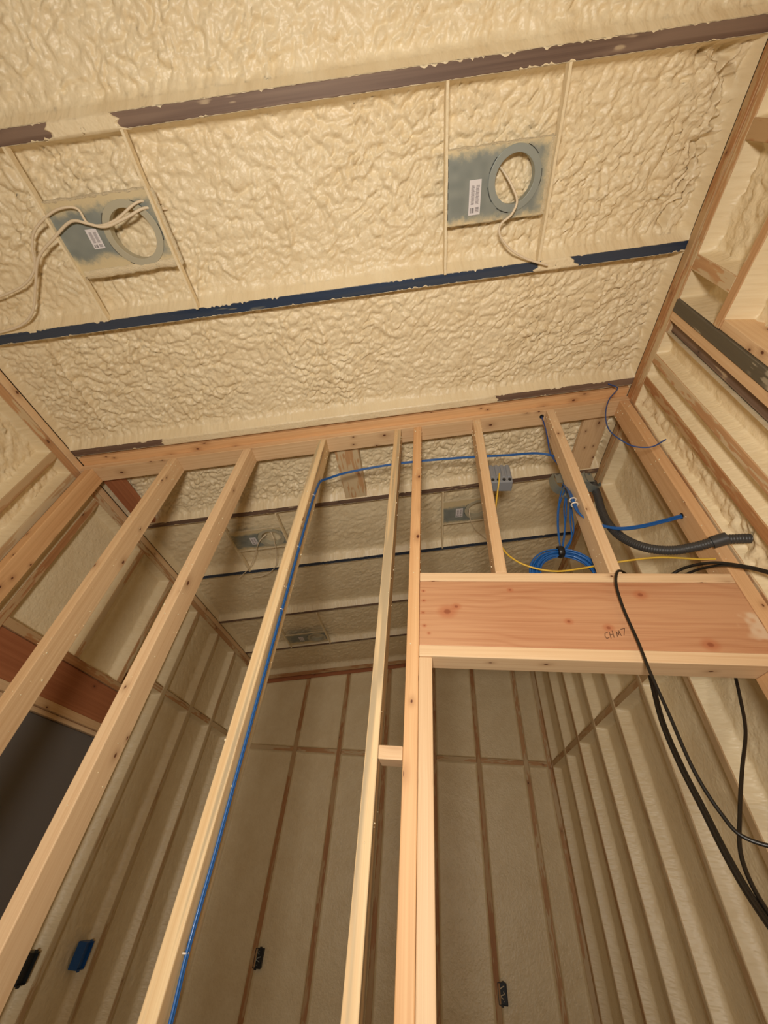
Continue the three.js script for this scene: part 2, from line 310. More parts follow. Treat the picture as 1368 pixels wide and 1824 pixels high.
// right wall: near room
board('girt', M.sprayed[0], wallR, XR, XR + DEPTH, 1.285, 1.318, FR, 0.575, { axis: 2 });
const cripples = [FR, -1.55, -1.22, -0.89, -0.55, -0.21, 0.125, 0.44];
cripples.slice(1).forEach((f) => sideStud(wallR, 1, f, 1.318, TR, pick(M.sprayed), 0.045));
for (let i = 0; i < cripples.length; i++) foamBay(wallR, posR, cripples[i] + 0.045, cripples[i + 1] ?? 0.575, 1.318, TR, { rec: i === 7 ? 0.09 : 0.055, edge: [0.012, 0.014, 0.014, 0.016], amp: 0.017, cell: 0.042, res: i > 4 ? 0.010 : 0.02, flip: true });
const nearR = [FR, -1.55, -1.05, -0.55, -0.05, 0.24, 0.575];
nearR.slice(1, -1).forEach((f) => sideStud(wallR, 1, f, SILL, 1.285, pick(M.sprayed)));
for (let i = 0; i < nearR.length - 1; i++) foamBay(wallR, posR, nearR[i] + ST, nearR[i + 1] - (i === 5 ? 0.028 : 0), SILL, 1.285, { rec: i === 5 ? 0.092 : 0.055, edge: [0.015, i === 5 ? 0 : 0.016, 0.014, 0.016], amp: 0.02, cell: 0.042, res: i > 3 ? 0.012 : 0.024, flip: true });
sideStud(wallR, 1, 0.547, SILL, 1.285, M.fir[0], 0.0285, 0.004);
board('post', M.tape, wallR, XR - 0.004, XR + DEPTH, SILL, TR, 0.576, 0.616); board('post', M.fir[0], wallR, XR - 0.001, XR + DEPTH, SILL, TR, 0.617, 0.647); board('post', M.rafter, wallR, XR + 0.022, XR + DEPTH, SILL, TR, 0.648, 0.69);
sideStud(wallR, 1, 0.775, SILL, TR, M.sprayed[0]); sideStud(wallR, 1, 0.868, SILL, TR, M.sprayed[1]); sideStud(wallR, 1, 1.0, SILL, TR, M.sprayed[0], 0.05);
foamBay(wallR, posR, 0.69, 0.775, SILL, TR, { rec: 0.045, edge: [0.010, 0.016, 0.015, 0.015], amp: 0.018, cell: 0.04, res: 0.012, flip: true });
foamBay(wallR, posR, 0.809, 0.868, SILL, TR, { rec: 0.035, edge: [0.01, 0.022, 0.03, 0.03], amp: 0.004, cell: 0.04, res: 0.012, flip: true });
foamBay(wallR, posR, 0.902, 1.0, SILL, TR, { rec: 0.03, edge: [0.008, 0.012, 0.012, 0.012], amp: 0.024, cell: 0.05, rough: 0.7, res: 0.009, flip: true });
// right wall: far room
const farR = [1.05, 1.135, 1.475, 1.81, 2.15, 2.483, 2.82, 3.155, 3.566];
farR.slice(1).forEach((f) => sideStud(wallR, 1, f, SILL, TR, pick(M.dusted)));
for (let i = 0; i < farR.length - 1; i++) {
  const a = farR[i] + (i ? ST : 0), b = farR[i + 1], o = { rec: 0.055, edge: [0.012, 0.028, 0.02, 0.02], amp: i < 2 ? 0.009 : 0.004, cell: 0.038, rough: 0.3, res: 0.014, flip: true };
  foamBay(wallR, posR, a, b, BLOCK1, TR, o); foamBay(wallR, posR, a, b, SILL, BLOCK0, o);
  board('blocking', M.dusted[1], wallR, XR + 0.004, XR + DEPTH, BLOCK0, BLOCK1, a, b);
}
// far wall
{
  const xs = [XL - 0.004, -1.185, -0.81, -0.43, -0.03, 0.315, 0.675, XR - 0.03];
  xs.forEach((x, i) => board('stud', pick(M.sprayed), wallB, x, x + ST, SILL, roof(x) - 0.07, FB, FB + DEPTH));
  board('top_plate', M.red, wallB, XL, XR, roof(-0.36) - 0.07, roof(-0.36) - 0.037, FB - 0.002, FB + DEPTH, { rake: true, axis: 0 });
  board('top_plate', M.sprayed[1], wallB, XL, XR, roof(-0.36) - 0.036, roof(-0.36) - 0.001, FB - 0.012, FB + DEPTH, { rake: true, axis: 0 });
  board('bottom_plate', M.fir[1], wallB, XL, XR, FLOOR, SILL, FB, FB + DEPTH);
  for (let i = 0; i < xs.length - 1; i++) {
    const a = xs[i] + ST, b = xs[i + 1], o = { rec: 0.022, edge: [0.014, 0.014, 0.014, 0.014], amp: 0.0035, cell: 0.045, rough: 0.3, res: 0.014 };
    const rk = (x, y, h) => V(x, y + SLOPE * (x - (a + b) / 2) * cl((y - BLOCK1) / 0.6), FB - h);
    foamBay(wallB, rk, a, b, BLOCK1, roof((a + b) / 2) - 0.07, o); foamBay(wallB, posB, a, b, SILL, BLOCK0, o);
    board('blocking', M.sprayed[0], wallB, a, b, BLOCK0, BLOCK1, FB + 0.004, FB + DEPTH);
  }
  sheath(wallB, XL - 0.12, XR + 0.12, FLOOR, roof(XR) + 0.16, FB + DEPTH + 0.002, FB + DEPTH + 0.02);
  const xn = [XL, -1.19, -0.78, -0.37, 0.04, 0.45, XR];
  xn.slice(1, -1).forEach((x) => board('stud', pick(M.sprayed), wallN, x, x + ST, SILL, roof(x) - 0.04, FR - DEPTH, FR));
  for (let i = 0; i < xn.length - 1; i++) foamBay(wallN, posN, xn[i] + (i ? ST : 0), xn[i + 1], SILL, roof(xn[i]), { rec: 0.05, edge: [0.02, 0.02, 0.02, 0.02], amp: 0.01, cell: 0.04, res: 0.04, flip: true });
  board('top_plate', M.fir[0], wallN, XL, XR, roof(-0.36) - 0.038, roof(-0.36) - 0.002, FR - DEPTH, FR + 0.002, { rake: true, axis: 0 });
  sheath(wallN, XL - 0.12, XR + 0.12, FLOOR, roof(XR) + 0.16, FR - DEPTH - 0.02, FR - DEPTH - 0.002);
}
// grey door under the reddish header
{
  const d = root('door_1', 'dark slate grey door under the reddish wooden header', 'door', null, 'structure');
  const x0 = XL - 0.075, x1 = XL - 0.04, f0 = DF0 + 0.05, f1 = DF1 - 0.05;
  board('door_slab', M.door, d, x0, x1, FLOOR + 0.01, DT - 0.02, f0, f1, { r: 0.004 });
  board('door_jamb', M.fir[1], d, XL - DEPTH, XL - 0.02, DT - 0.0185, DT - 0.001, DF0 + 0.034, DF1 - 0.035);
  for (const f of [DF0 + 0.035, DF1 - 0.05]) board('door_jamb', M.fir[1], d, XL - DEPTH, XL - 0.02, FLOOR + 0.001, DT - 0.019, f, f + 0.0145);
  const kn = mesh('door_handle', new THREE.LatheGeometry([[0, 0], [0.03, 0], [0.03, 0.006], [0.012, 0.01], [0.012, 0.035], [0.026, 0.045], [0.028, 0.06], [0.018, 0.07], [0, 0.072]].map((q) => new THREE.Vector2(...q)), 20), M.galv, d);
  kn.rotation.z = -Math.PI / 2; kn.position.copy(V(x1, -0.58, f1 - 0.06));
}

// ------------------------------------------------------------ partition framing
const part = root('wall_partition', 'open stud partition with a raked top plate and a door header', 'wall', null, 'structure');
const PF0 = 1.0, PF1 = 1.078, plateB = (x) => roof(x) - 0.033;
board('top_plate', M.fir[0], part, XL + 0.002, XR - 0.002, roof(-0.36) - 0.033, roof(-0.36) - 0.002, PF0, PF1, { rake: true, axis: 0 });
board('cap_plate', M.fir[2], part, XL + 0.006, XR - 0.006, roof(-0.36) - 0.001, roof(-0.36) + 0.03, 0.962, PF1, { rake: true, axis: 0 });
const pstud = (name, mat, x0, x1, y0, y1, o) => board(name, mat, part, x0, x1, y0, y1 ?? plateB((x0 + x1) / 2) - 0.0005, PF0, PF1, { rakeTop: y1 === undefined, ...o });
board('bottom_plate', M.fir[1], part, XL + 0.002, -0.006, FLOOR, SILL, PF0, PF1);
pstud('end_stud', M.fir[2], -1.573, -1.535, SILL);
pstud('stud', M.fir[0], -1.181, -1.147, SILL);
pstud('stud', M.fir[1], -0.842, -0.806, SILL);
pstud('stud', M.pine, -0.501, -0.467, SILL);
pstud('stud', M.pine, -0.160, -0.130, SILL);
pstud('king_stud', M.fir[2], -0.074, -0.0405, SILL);
pstud('jack_stud', M.fir[1], -0.040, -0.006, SILL, 0.4155);
pstud('cripple_stud', M.fir[0], 0.188, 0.222, 0.680);
pstud('cripple_stud', M.fir[1], 0.512, 0.547, 0.680);
pstud('end_stud', M.fir[3], 0.832, 0.872, SILL);
pstud('jack_stud', M.fir[2], 0.797, 0.831, SILL, 0.4155);
board('block', M.fir[1], part, -0.1298, -0.0742, 0.180, 0.208, PF0, PF1, { axis: 0 });
board('header_plate', M.fir[1], part, -0.040, 0.831, 0.649, 0.679, PF0, PF1);
board('header_plate', M.fir[1], part, -0.040, 0.831, 0.416, 0.447, PF0 - 0.003, PF1);
{ // header board with its own grain and pencil note
  const W = 1536, H = 384, c = woodCanvas(91, [206, 138, 96], [180, 108, 70], [84, 44, 28], 3);
  const cc = canvasOf(W, H, (s, t) => {
    const u = s * 1.02, v = t * 0.237; let q = vnoise(u * 2.2, v * 9, 301) * 0.12 + v * 1.3 + 0.02 * vnoise(u * 9, v * 30, 302);
    const r = (q * 34) % 1, ring = sstep(0.35, 1, Math.abs(r * 2 - 1)), fine = vnoise(u * 6, v * 420, 303), broad = vnoise(u * 3, v * 10, 304);
    let col = mix([203, 153, 113], [175, 117, 80], cl(0.25 * ring + 0.5 * (fine - 0.35) + 0.9 * (broad - 0.45)));
    for (const [a, b, rad] of [[0.09, 0.5, 0.011], [0.12, 0.42, 0.006], [0.30, 0.14, 0.004], [0.46, 0.62, 0.005], [0.57, 0.70, 0.006], [0.70, 0.2, 0.008], [0.83, 0.9, 0.009], [0.012, 0.17, 0.0028], [0.014, 0.33, 0.0028], [0.011, 0.52, 0.0028], [0.016, 0.72, 0.0028], [0.03, 0.83, 0.0024]]) { const du = u - a * 1.02, dv = v - b * 0.237, d = Math.hypot(du / 1.3, dv) / rad; col = mix(col, [110, 56, 34], 0.8 * sstep(1, 0.5, d)); col = mix(col, [176, 100, 64], 0.5 * sstep(3, 1, d)); }
    const sp = sstep(0.5, 0.72, vnoise(u * 14, v * 14, 311) * 0.4 + vnoise(u * 60, v * 60, 312) * 0.2 + 0.55 * sstep(0.88, 1.0, s) * sstep(0.3, 0.5, t) * sstep(0.95, 0.75, t)); // dried overspray at the side-wall end
    return mix(col, [224, 202, 172], 0.75 * sp * sstep(0.86, 0.92, s));
  });
  const g = cc.getContext('2d'); g.strokeStyle = 'rgb(78,48,34)'; g.lineWidth = 3; g.lineCap = 'round';
  const strokes = [[[22, 8], [6, 10], [0, 26], [6, 40], [22, 36]], [[34, 8], [32, 42]], [[54, 4], [52, 40]], [[33, 24], [53, 22]], [[74, 40], [77, 14], [86, 30], [95, 12], [99, 38]], [[108, 4], [134, 2], [116, 38]]];
  for (const st of strokes) { g.beginPath(); st.forEach(([x, y], i) => { const X = 848 + x * 0.72, Y = 290 + y * 0.95 - x * 0.16; i ? g.lineTo(X, Y) : g.moveTo(X, Y); }); g.stroke(); }
  const t = texFrom(cc); t.wrapS = t.wrapT = THREE.ClampToEdgeWrapping;
  const geo = boardGeo(-0.040, 0.831, 0.4475, 0.6485, PF0 + 0.001, PF1, {}), p = geo.attributes.position, uv = geo.attributes.uv;
  for (let i = 0; i < p.count; i++) uv.setXY(i, (p.getX(i) / S + 0.040) / 0.871, ((p.getY(i) - EYE) / S - 0.4475) / 0.201);
  mesh('header', geo, std({ map: t, roughness: 0.55 }), part);
}

// ------------------------------------------------------------ recessed light frames between the rafters
function plateMap(k, cover) {
  const c = canvasOf(384, 224, (s, t) => {
    const n = 0.10 * (vnoise(s * 6, t * 4, k) - 0.5) + 0.06 * (vnoise(s * 30, t * 18, k + 1) - 0.5) + 0.03 * (vnoise(s * 120, t * 70, k + 2) - 0.5);
    const m = Math.max(sstep(cover[0], cover[0] - 0.22, s + n), sstep(cover[1], cover[1] + 0.2, s + n), sstep(cover[2], cover[2] - 0.16, t + n), sstep(cover[3], cover[3] + 0.16, t + n));
    const steel = mix([128, 134, 128], [146, 150, 142], vnoise(s * 14, t * 9, k + 3));
    return mix(steel, [226, 206, 162], 0.92 * m);
  });
  const t = texFrom(c); t.wrapS = t.wrapT = THREE.ClampToEdgeWrapping; return std({ map: t, roughness: 0.5, metalness: 0.12 });
}
const labelTex = (() => {
  const c = document.createElement('canvas'); c.width = 128; c.height = 256; const g = c.getContext('2d');
  g.fillStyle = 'rgb(226,220,220)'; g.fillRect(0, 0, 128, 256);
  for (const x0 of [20, 70]) for (let y = 40; y < 180; y += 7) { g.fillStyle = 'rgb(122,114,116)'; g.fillRect(x0 + hash(y, x0, 1) * 6, y, 30 + hash(y, x0, 2) * 8, 3.5); }
  for (let i = 0; i < 9; i++) { g.fillStyle = 'rgb(70,66,68)'; g.fillRect(16 + i * 5, 200, 1 + 3 * hash(i, 5, 5), 40); }
  g.fillStyle = 'rgb(96,90,92)'; for (let y = 200; y < 240; y += 8) g.fillRect(72, y, 40, 4);
  return texFrom(c);
})();
const labelMat = std({ map: labelTex, roughness: 0.6 });
function lightFrame(x0, x1, f0, f1, fa, fb, hx, hf, hr, o) {
  const xc = (x0 + x1) / 2, fc = (f0 + f1) / 2, g = root('recessed_light_frame', o.label, 'light frame', 'recessed light frames hung between the rafters', null, V(xc, roof(xc), fc));
  g.rotation.z = RAKE; const c = Math.cos(RAKE);
  const lx = (x) => (x - xc) * S / c, lz = (f) => -(f - fc) * S;           // local x along the slope, local z toward the viewer
  const w = (x1 - x0) * S / c, d = (f1 - f0) * S;
  const sh = new THREE.Shape(); sh.moveTo(-w / 2, -d / 2); sh.lineTo(w / 2, -d / 2); sh.lineTo(w / 2, d / 2); sh.lineTo(-w / 2, d / 2); sh.closePath();
  const hole = new THREE.Path(); hole.absarc(lx(hx), (hf - fc) * S, hr * S, 0, Math.PI * 2, true); sh.holes.push(hole);
  const pg = new THREE.ExtrudeGeometry(sh, { depth: 0.0016, bevelEnabled: true, bevelThickness: 0.0006, bevelSize: 0.0006, bevelSegments: 1, curveSegments: 40 });
  const p = pg.attributes.position, uv = pg.attributes.uv; for (let i = 0; i < p.count; i++) uv.setXY(i, p.getX(i) / w + 0.5, p.getY(i) / d + 0.5);
  pg.rotateX(-Math.PI / 2); pg.translate(0, 0.0005, 0);                     // shape y becomes -z: the far side
  mesh('plate', pg, o.mat, g);
  // rim turned down around the hole
  const r = hr * S, an = new THREE.Shape(); an.absarc(0, 0, r + 0.020, 0, Math.PI * 2); const ah = new THREE.Path(); ah.absarc(0, 0, r - 0.0015, 0, Math.PI * 2, true); an.holes.push(ah);
  const flat = new THREE.ExtrudeGeometry(an, { depth: 0.0022, bevelEnabled: true, bevelThickness: 0.0008, bevelSize: 0.0008, bevelSegments: 2, curveSegments: 48 }).rotateX(-Math.PI / 2).translate(0, -0.0032, 0);
  const cy = new THREE.CylinderGeometry(r - 0.001, r - 0.001, 0.03, 48, 1, true).translate(0, 0.014, 0).toNonIndexed();
  const rm = mesh('rim', mergeGeometries([flat, cy]), o.rimMat, g); rm.position.set(lx(hx), 0, lz(hf));
  // slits stamped around the rim
  for (const a of [2.2, 3.0, 3.9, 5.6, 0.3]) { const s = new THREE.TorusGeometry(r + 0.0225, 0.0009, 5, 10, 0.5); s.rotateX(Math.PI / 2); s.rotateY(a); mesh('slit', s, M.hole, rm).position.y = -0.0012; }
  // sticker
  if (o.sticker) { const [sx, sf, sw, sl] = o.sticker, q = new RoundedBoxGeometry(sw * S, 0.0008, sl * S, 1, 0.0003), uq = q.attributes.uv, pq = q.attributes.position; for (let i = 0; i < pq.count; i++) uq.setXY(i, pq.getX(i) / (sw * S) + 0.5, pq.getZ(i) / (sl * S) + 0.5); const s = mesh('sticker', q, labelMat, g); s.position.set(lx(sx), -0.0010, lz(sf)); }
  // tabs along the plate edge
  for (let i = 0; i < 6; i++) { const b = new RoundedBoxGeometry(0.004, 0.006, d * 0.09, 1, 0.001); mesh('tab', b, M.steelDark, g).position.set(-w / 2 + 0.0015, -0.001, -d / 2 + d * (0.14 + i * 0.145)); }
  // hanger bars reaching both rafters, sprayed over
  for (const bx of o.bars) {
    const lift = bx === o.bars[0] ? 0.0075 : 0.003;
    const pts = []; const n = 14; for (let i = 0; i <= n; i++) { const f = fa + (fb - fa) * i / n; pts.push(new THREE.Vector3(lx(bx) + 0.004 * (vnoise(i * 0.7, bx * 9, 77) - 0.5), lift, lz(f))); }
    const prof = new THREE.Shape(); const hw = 0.0055; prof.moveTo(-0.004, -hw); prof.lineTo(0.022, -hw * 0.8); prof.lineTo(0.022, hw * 0.8); prof.lineTo(-0.004, hw); prof.quadraticCurveTo(-0.0075, 0, -0.004, -hw);
    const bg = new THREE.ExtrudeGeometry(prof, { steps: 40, extrudePath: new THREE.CatmullRomCurve3(pts) });
    const bm = mesh('hanger_bar', bg, M.foam, g); void bm;
  }
  // lumpy foam lip creeping over the plate edges
  for (const [ax, az, bx, bz, rr] of o.lips) {
    const P = []; const n = 12; for (let i = 0; i <= n; i++) { const t = i / n; P.push(new THREE.Vector3(w * (ax + (bx - ax) * t), 0.003 + 0.002 * vnoise(i * 0.8, ax * 7 + az, 31), d * (az + (bz - az) * t) + 0.004 * (vnoise(i * 0.9, az * 5, 33) - 0.5))); }
    const lg = new THREE.TubeGeometry(new THREE.CatmullRomCurve3(P), 48, rr, 8, false), lp = lg.attributes.position, v = new THREE.Vector3();
    for (let i = 0; i < lp.count; i++) { v.fromBufferAttribute(lp, i); lp.setXYZ(i, v.x + 0.003 * (vnoise(v.x * 60, v.z * 60, 35) - 0.5), 0.003 + (v.y - 0.003) * 0.55 + 0.002 * (vnoise(v.x * 80, v.z * 80, 36) - 0.5), v.z + 0.005 * (vnoise(v.x * 50, v.z * 50, 37) - 0.5)); }
    lg.computeVertexNormals(); mesh('foam_lip', lg, M.foam, g);
  }
  return g;
}
const rimFoam = std({ color: 0xb9b29a, roughness: 0.5, metalness: 0.1 }), rimSteel = std({ color: 0x9aa09a, roughness: 0.45, metalness: 0.3 });
const F4 = 0.418, F3 = -0.026;
lightFrame(-1.115, -0.79, 0.095, 0.285, F3, F4, -0.893, 0.193, 0.066, { label: 'sprayed light frame with two loose white cables, nearer of the left pair', mat: plateMap(401, [0.02, 0.86, 0.30, 0.78]), rimMat: rimFoam, sticker: [-1.012, 0.192, 0.034, 0.05], bars: [-1.112, -0.795], lips: [[-0.5, 0.5, 0.5, 0.5, 0.007], [-0.45, -0.48, 0.5, -0.46, 0.016], [0.5, -0.5, 0.5, 0.5, 0.010]] });
lightFrame(0.062, 0.362, 0.11, 0.287, F3, F4, 0.262, 0.192, 0.061, { label: 'bare grey light frame with white sticker, largest and least sprayed', mat: plateMap(411, [-0.2, 0.86, 0.12, 0.84]), rimMat: rimSteel, sticker: [0.146, 0.223, 0.036, 0.085], bars: [0.057, 0.37], lips: [[-0.5, 0.5, 0.5, 0.5, 0.006], [0.5, -0.5, 0.5, 0.5, 0.010], [-0.5, -0.5, 0.5, -0.5, 0.004]] });
const farBare = plateMap(421, [0.14, 0.96, 0.24, 0.72]);
lightFrame(-1.155, -0.843, 1.575, 1.745, 1.457, 1.938, -0.93, 1.655, 0.058, { label: 'shaded light frame with two drooping wires, seen between the second and third studs', mat: farBare, rimMat: rimFoam, sticker: [-1.035, 1.665, 0.036, 0.06], bars: [-1.155, -0.845], lips: [[-0.5, 0.5, 0.5, 0.5, 0.008], [-0.5, -0.5, 0.5, -0.5, 0.012]] });
lightFrame(0.058, 0.36, 1.54, 1.727, 1.457, 1.938, 0.262, 1.63, 0.06, { label: 'shaded light frame beside the grey outlet box, partly behind a stud', mat: plateMap(431, [0.08, 0.7, 0.16, 0.66]), rimMat: rimFoam, sticker: [0.155, 1.64, 0.04, 0.07], bars: [0.06, 0.365], lips: [[-0.5, 0.5, 0.5, 0.5, 0.007], [-0.5, -0.5, 0.5, -0.5, 0.010]] });
lightFrame(-1.205, -0.868, 2.86, 3.03, 2.547, 3.063, -0.96, 2.945, 0.058, { label: 'farthest light frame, dark and close to the far wall', mat: plateMap(441, [0.16, 0.95, 0.3, 0.85]), rimMat: rimFoam, sticker: [-1.085, 2.94, 0.036, 0.07], bars: [-1.2, -0.872], lips: [[-0.5, 0.5, 0.5, 0.5, 0.009], [-0.5, -0.5, 0.5, -0.5, 0.010]] });

// ------------------------------------------------------------ cables on the ceiling
cable('white_cable', [[-0.80, 1.425, 0.135], [-0.833, 1.372, 0.121], [-0.914, 1.343, 0.153], [-0.972, 1.339, 0.16], [-0.999, 1.336, 0.15], [-1.005, 1.335, 0.117], [-1.057, 1.329, 0.111], [-1.166, 1.323, 0.151], [-1.208, 1.322, 0.19], [-1.24, 1.32, 0.24], [-1.303, 1.311, 0.28], [-1.406, 1.293, 0.305], [-1.532, 1.274, 0.318]], 0.0042, M.white, 'upper of two white cables leaving the sprayed light frame', 'cable', 'white cables at the left light frame');
cable('white_cable', [[-0.79, 1.425, 0.150], [-0.827, 1.374, 0.137], [-0.881, 1.35, 0.151], [-0.955, 1.337, 0.164], [-0.997, 1.331, 0.151], [-1.034, 1.329, 0.141], [-1.123, 1.322, 0.176], [-1.207, 1.317, 0.219], [-1.276, 1.312, 0.291], [-1.337, 1.3, 0.36], [-1.396, 1.288, 0.393], [-1.484, 1.271, 0.407], [-1.61, 1.253, 0.413]], 0.0048, M.white, 'lower of two white cables, sagging to the blue rafter', 'cable', 'white cables at the left light frame');
cable('white_cable', [[0.205, 1.58, 0.150], [0.222, 1.548, 0.165], [0.257, 1.530, 0.209], [0.274, 1.522, 0.244], [0.261, 1.515, 0.273], [0.231, 1.512, 0.295], [0.228, 1.512, 0.316], [0.26, 1.516, 0.358], [0.321, 1.523, 0.397], [0.401, 1.533, 0.427]], 0.0042, M.white, 'short white cable hanging from the bare grey light frame', 'cable');
cable('thin_wire', [[-0.95, 1.36, 1.62], [-0.985, 1.325, 1.640], [-1.043, 1.316, 1.739], [-1.121, 1.305, 1.867], [-1.229, 1.289, 1.968]], 0.0026, M.white, 'pale wire drooping from the shaded frame, ending nearest the side wall', 'wire', 'pale wires at the shaded frame');
cable('thin_wire', [[-0.92, 1.37, 1.60], [-0.902, 1.337, 1.63], [-0.926, 1.333, 1.763], [-0.974, 1.326, 1.897], [-1.069, 1.312, 1.97], [-1.15, 1.300, 1.978]], 0.0026, M.white, 'pale wire looping from the shaded frame below the dark rafter', 'wire', 'pale wires at the shaded frame');
cable('thin_wire', [[0.21, 1.54, 1.62], [0.215, 1.505, 1.66], [0.246, 1.506, 1.753], [0.303, 1.515, 1.842], [0.345, 1.52, 1.90]], 0.0026, M.white, 'pale wire below the shaded frame beside the grey box', 'wire');

// ------------------------------------------------------------ blue data cables
{
  const g = root('blue_data_cable', 'pair of blue data cables stapled down the third stud and strung across', 'cable', 'blue data cables', null, V(-0.459, 0, 1.035));
  const add = (a, r, n = 'cable_strand') => { const gg = tubeGeo(path(a), r); gg.translate(-g.position.x, -g.position.y, -g.position.z); return mesh(n, gg, M.blue, g); };
  const A = [[-0.4625, -1.25, 1.02], [-0.461, -0.6, 1.02], [-0.457, -0.225, 1.03], [-0.461, -0.14, 1.028], [-0.4615, 0.01, 1.03], [-0.4615, 0.13, 1.028], [-0.4615, 0.375, 1.026], [-0.4615, 0.645, 1.024], [-0.4615, 0.912, 1.022], [-0.4615, 1.09, 1.03], [-0.459, 1.165, 1.045], [-0.44, 1.208, 1.068], [-0.375, 1.262, 1.087], [-0.167, 1.315, 1.09], [0.079, 1.341, 1.09], [0.32, 1.351, 1.09], [0.461, 1.356, 1.09], [0.523, 1.33, 1.09], [0.548, 1.275, 1.088], [0.545, 1.18, 1.086], [0.53, 1.12, 1.09]];
  add(A, 0.0034); add(A.map(([x, y, f], i) => [x + (i > 11 ? 0 : 0.0004), y + (i > 11 ? -0.0062 : 0), f + (i > 11 ? 0.001 : 0.0062)]), 0.0034);
  for (const [y, f] of [[-0.139, 1.031], [0.56, 1.027], [0.80, 1.026], [1.06, 1.03]]) { const st = new THREE.TorusGeometry(0.0085, 0.0016, 6, 12, Math.PI); const m = mesh('cable_staple', st, M.staple, g); m.rotation.set(Math.PI / 2, Math.PI / 2, 0); m.rotation.set(Math.PI / 2, 0, -Math.PI / 2); m.position.copy(V(-0.4665, y, f).sub(g.position)); }
}
cable('blue_data_cable', [[0.496, 1.545, 1.03], [0.499, 1.50, 1.035], [0.500, 1.42, 1.05], [0.503, 1.34, 1.082], [0.524, 1.27, 1.094], [0.535, 1.16, 1.094]], 0.0034, M.blueDark, 'single dark blue cable dropping from the drilled hole in the top plate', 'cable', 'blue data cables');
cable('blue_wire', [[0.768, 1.606, 0.925], [0.785, 1.590, 0.926], [0.794, 1.572, 0.926], [0.736, 1.489, 0.93], [0.689, 1.377, 0.93], [0.673, 1.283, 0.93], [0.685, 1.205, 0.92], [0.71, 1.15, 0.91], [0.754, 1.131, 0.9], [0.806, 1.156, 0.89]], 0.0029, M.blueDark, 'thin blue wire curling loose from the ceiling corner', 'wire');
{ // bundle from the bracket across to the side stud
  const g = root('blue_cable_bundle', 'taped bundle of blue cables sweeping from the bracket to the side wall', 'cable bundle', 'blue data cables', null, V(0.52, 1.1, 1.1));
  const base = [[0.515, 1.15, 1.088], [0.508, 1.10, 1.06], [0.500, 1.05, 1.035], [0.498, 0.99, 1.028], [0.503, 0.945, 1.03], [0.53, 0.915, 1.035], [0.565, 0.902, 1.045], [0.63, 0.898, 1.06], [0.70, 0.907, 1.06], [0.764, 0.922, 1.055], [0.834, 0.939, 1.045]];
  for (let k = 0; k < 7; k++) { const a = k * 2.4, rr = 0.0075 * Math.sqrt(k / 6.5); const gg = tubeGeo(path(base.map(([x, y, f], i) => [x + rr * Math.cos(a + i * 0.15), y + rr * Math.sin(a + i * 0.15) * 1.1, f + rr * Math.sin(a + 1 + i * 0.15)])), 0.0032, 8, 6); gg.translate(-g.position.x, -g.position.y, -g.position.z); mesh('cable_strand', gg, M.blue, g); }
  for (const [x, y, f] of [[0.4985, 1.01, 1.03], [0.498, 0.985, 1.028]]) { const m = mesh('tie_tape', new THREE.TorusGeometry(0.0125, 0.0028, 8, 18), M.staple, g); m.rotation.x = Math.PI / 2; m.position.copy(V(x, y, f).sub(g.position)); }
}
{ // drop and coil
  const g = root('blue_cable_coil', 'coil of blue cable tied with a black strap behind the door header', 'cable coil', 'blue data cables', null, V(0.44, 0.84, 1.12));
  const sub = (gg) => { gg.translate(-g.position.x, -g.position.y, -g.position.z); return gg; };
  const drops = [[[0.52, 1.17, 1.1], [0.492, 1.10, 1.105], [0.470, 1.03, 1.115], [0.452, 0.94, 1.12], [0.442, 0.85, 1.12]], [[0.525, 1.13, 1.1], [0.496, 1.05, 1.108], [0.478, 0.95, 1.118], [0.446, 0.85, 1.12]], [[0.52, 1.12, 1.1], [0.500, 1.03, 1.11], [0.472, 0.93, 1.125], [0.444, 0.85, 1.125]], [[0.53, 1.12, 1.1], [0.518, 1.02, 1.11], [0.502, 0.93, 1.12], [0.45, 0.85, 1.12]], [[0.525, 1.15, 1.1], [0.482, 1.06, 1.11], [0.462, 0.98, 1.12], [0.44, 0.85, 1.12]], [[0.535, 1.12, 1.1], [0.506, 1.0, 1.11], [0.488, 0.90, 1.12], [0.452, 0.845, 1.12]]];
  drops.forEach((d) => mesh('cable_strand', sub(tubeGeo(path(d), 0.0033, 8, 6)), M.blue, g));
  for (let k = 0; k < 20; k++) {
    const R0 = 0.080 + 0.026 * ((k * 0.618) % 1), pts = [], ox = 0.01 * (hash(k, 1, 5) - 0.5), of = 0.028 * (hash(k, 2, 5) - 0.5);
    for (let i = 0; i < 28; i++) { const a = i / 28 * Math.PI * 2; const tw = 1 - 0.45 * Math.exp(-((Math.abs(a - Math.PI / 2)) ** 2) / 0.08); pts.push(V(0.440 + ox * tw + R0 * Math.cos(a) * 1.08, 0.755 + R0 * Math.sin(a) * (1 - 0.0 * k), 1.125 + of * tw)); }
    const c = new THREE.CatmullRomCurve3(pts, true); mesh('cable_loop', sub(new THREE.TubeGeometry(c, 72, 0.0033, 6, true)), M.blue, g);
  }
  const st = new THREE.TorusGeometry(0.020, 0.006, 8, 18); st.scale(1, 1, 2.2); const m = mesh('strap', st, M.black, g); m.rotation.y = Math.PI / 2; m.rotation.z = 0.2; m.position.copy(V(0.441, 0.850, 1.124).sub(g.position));
}
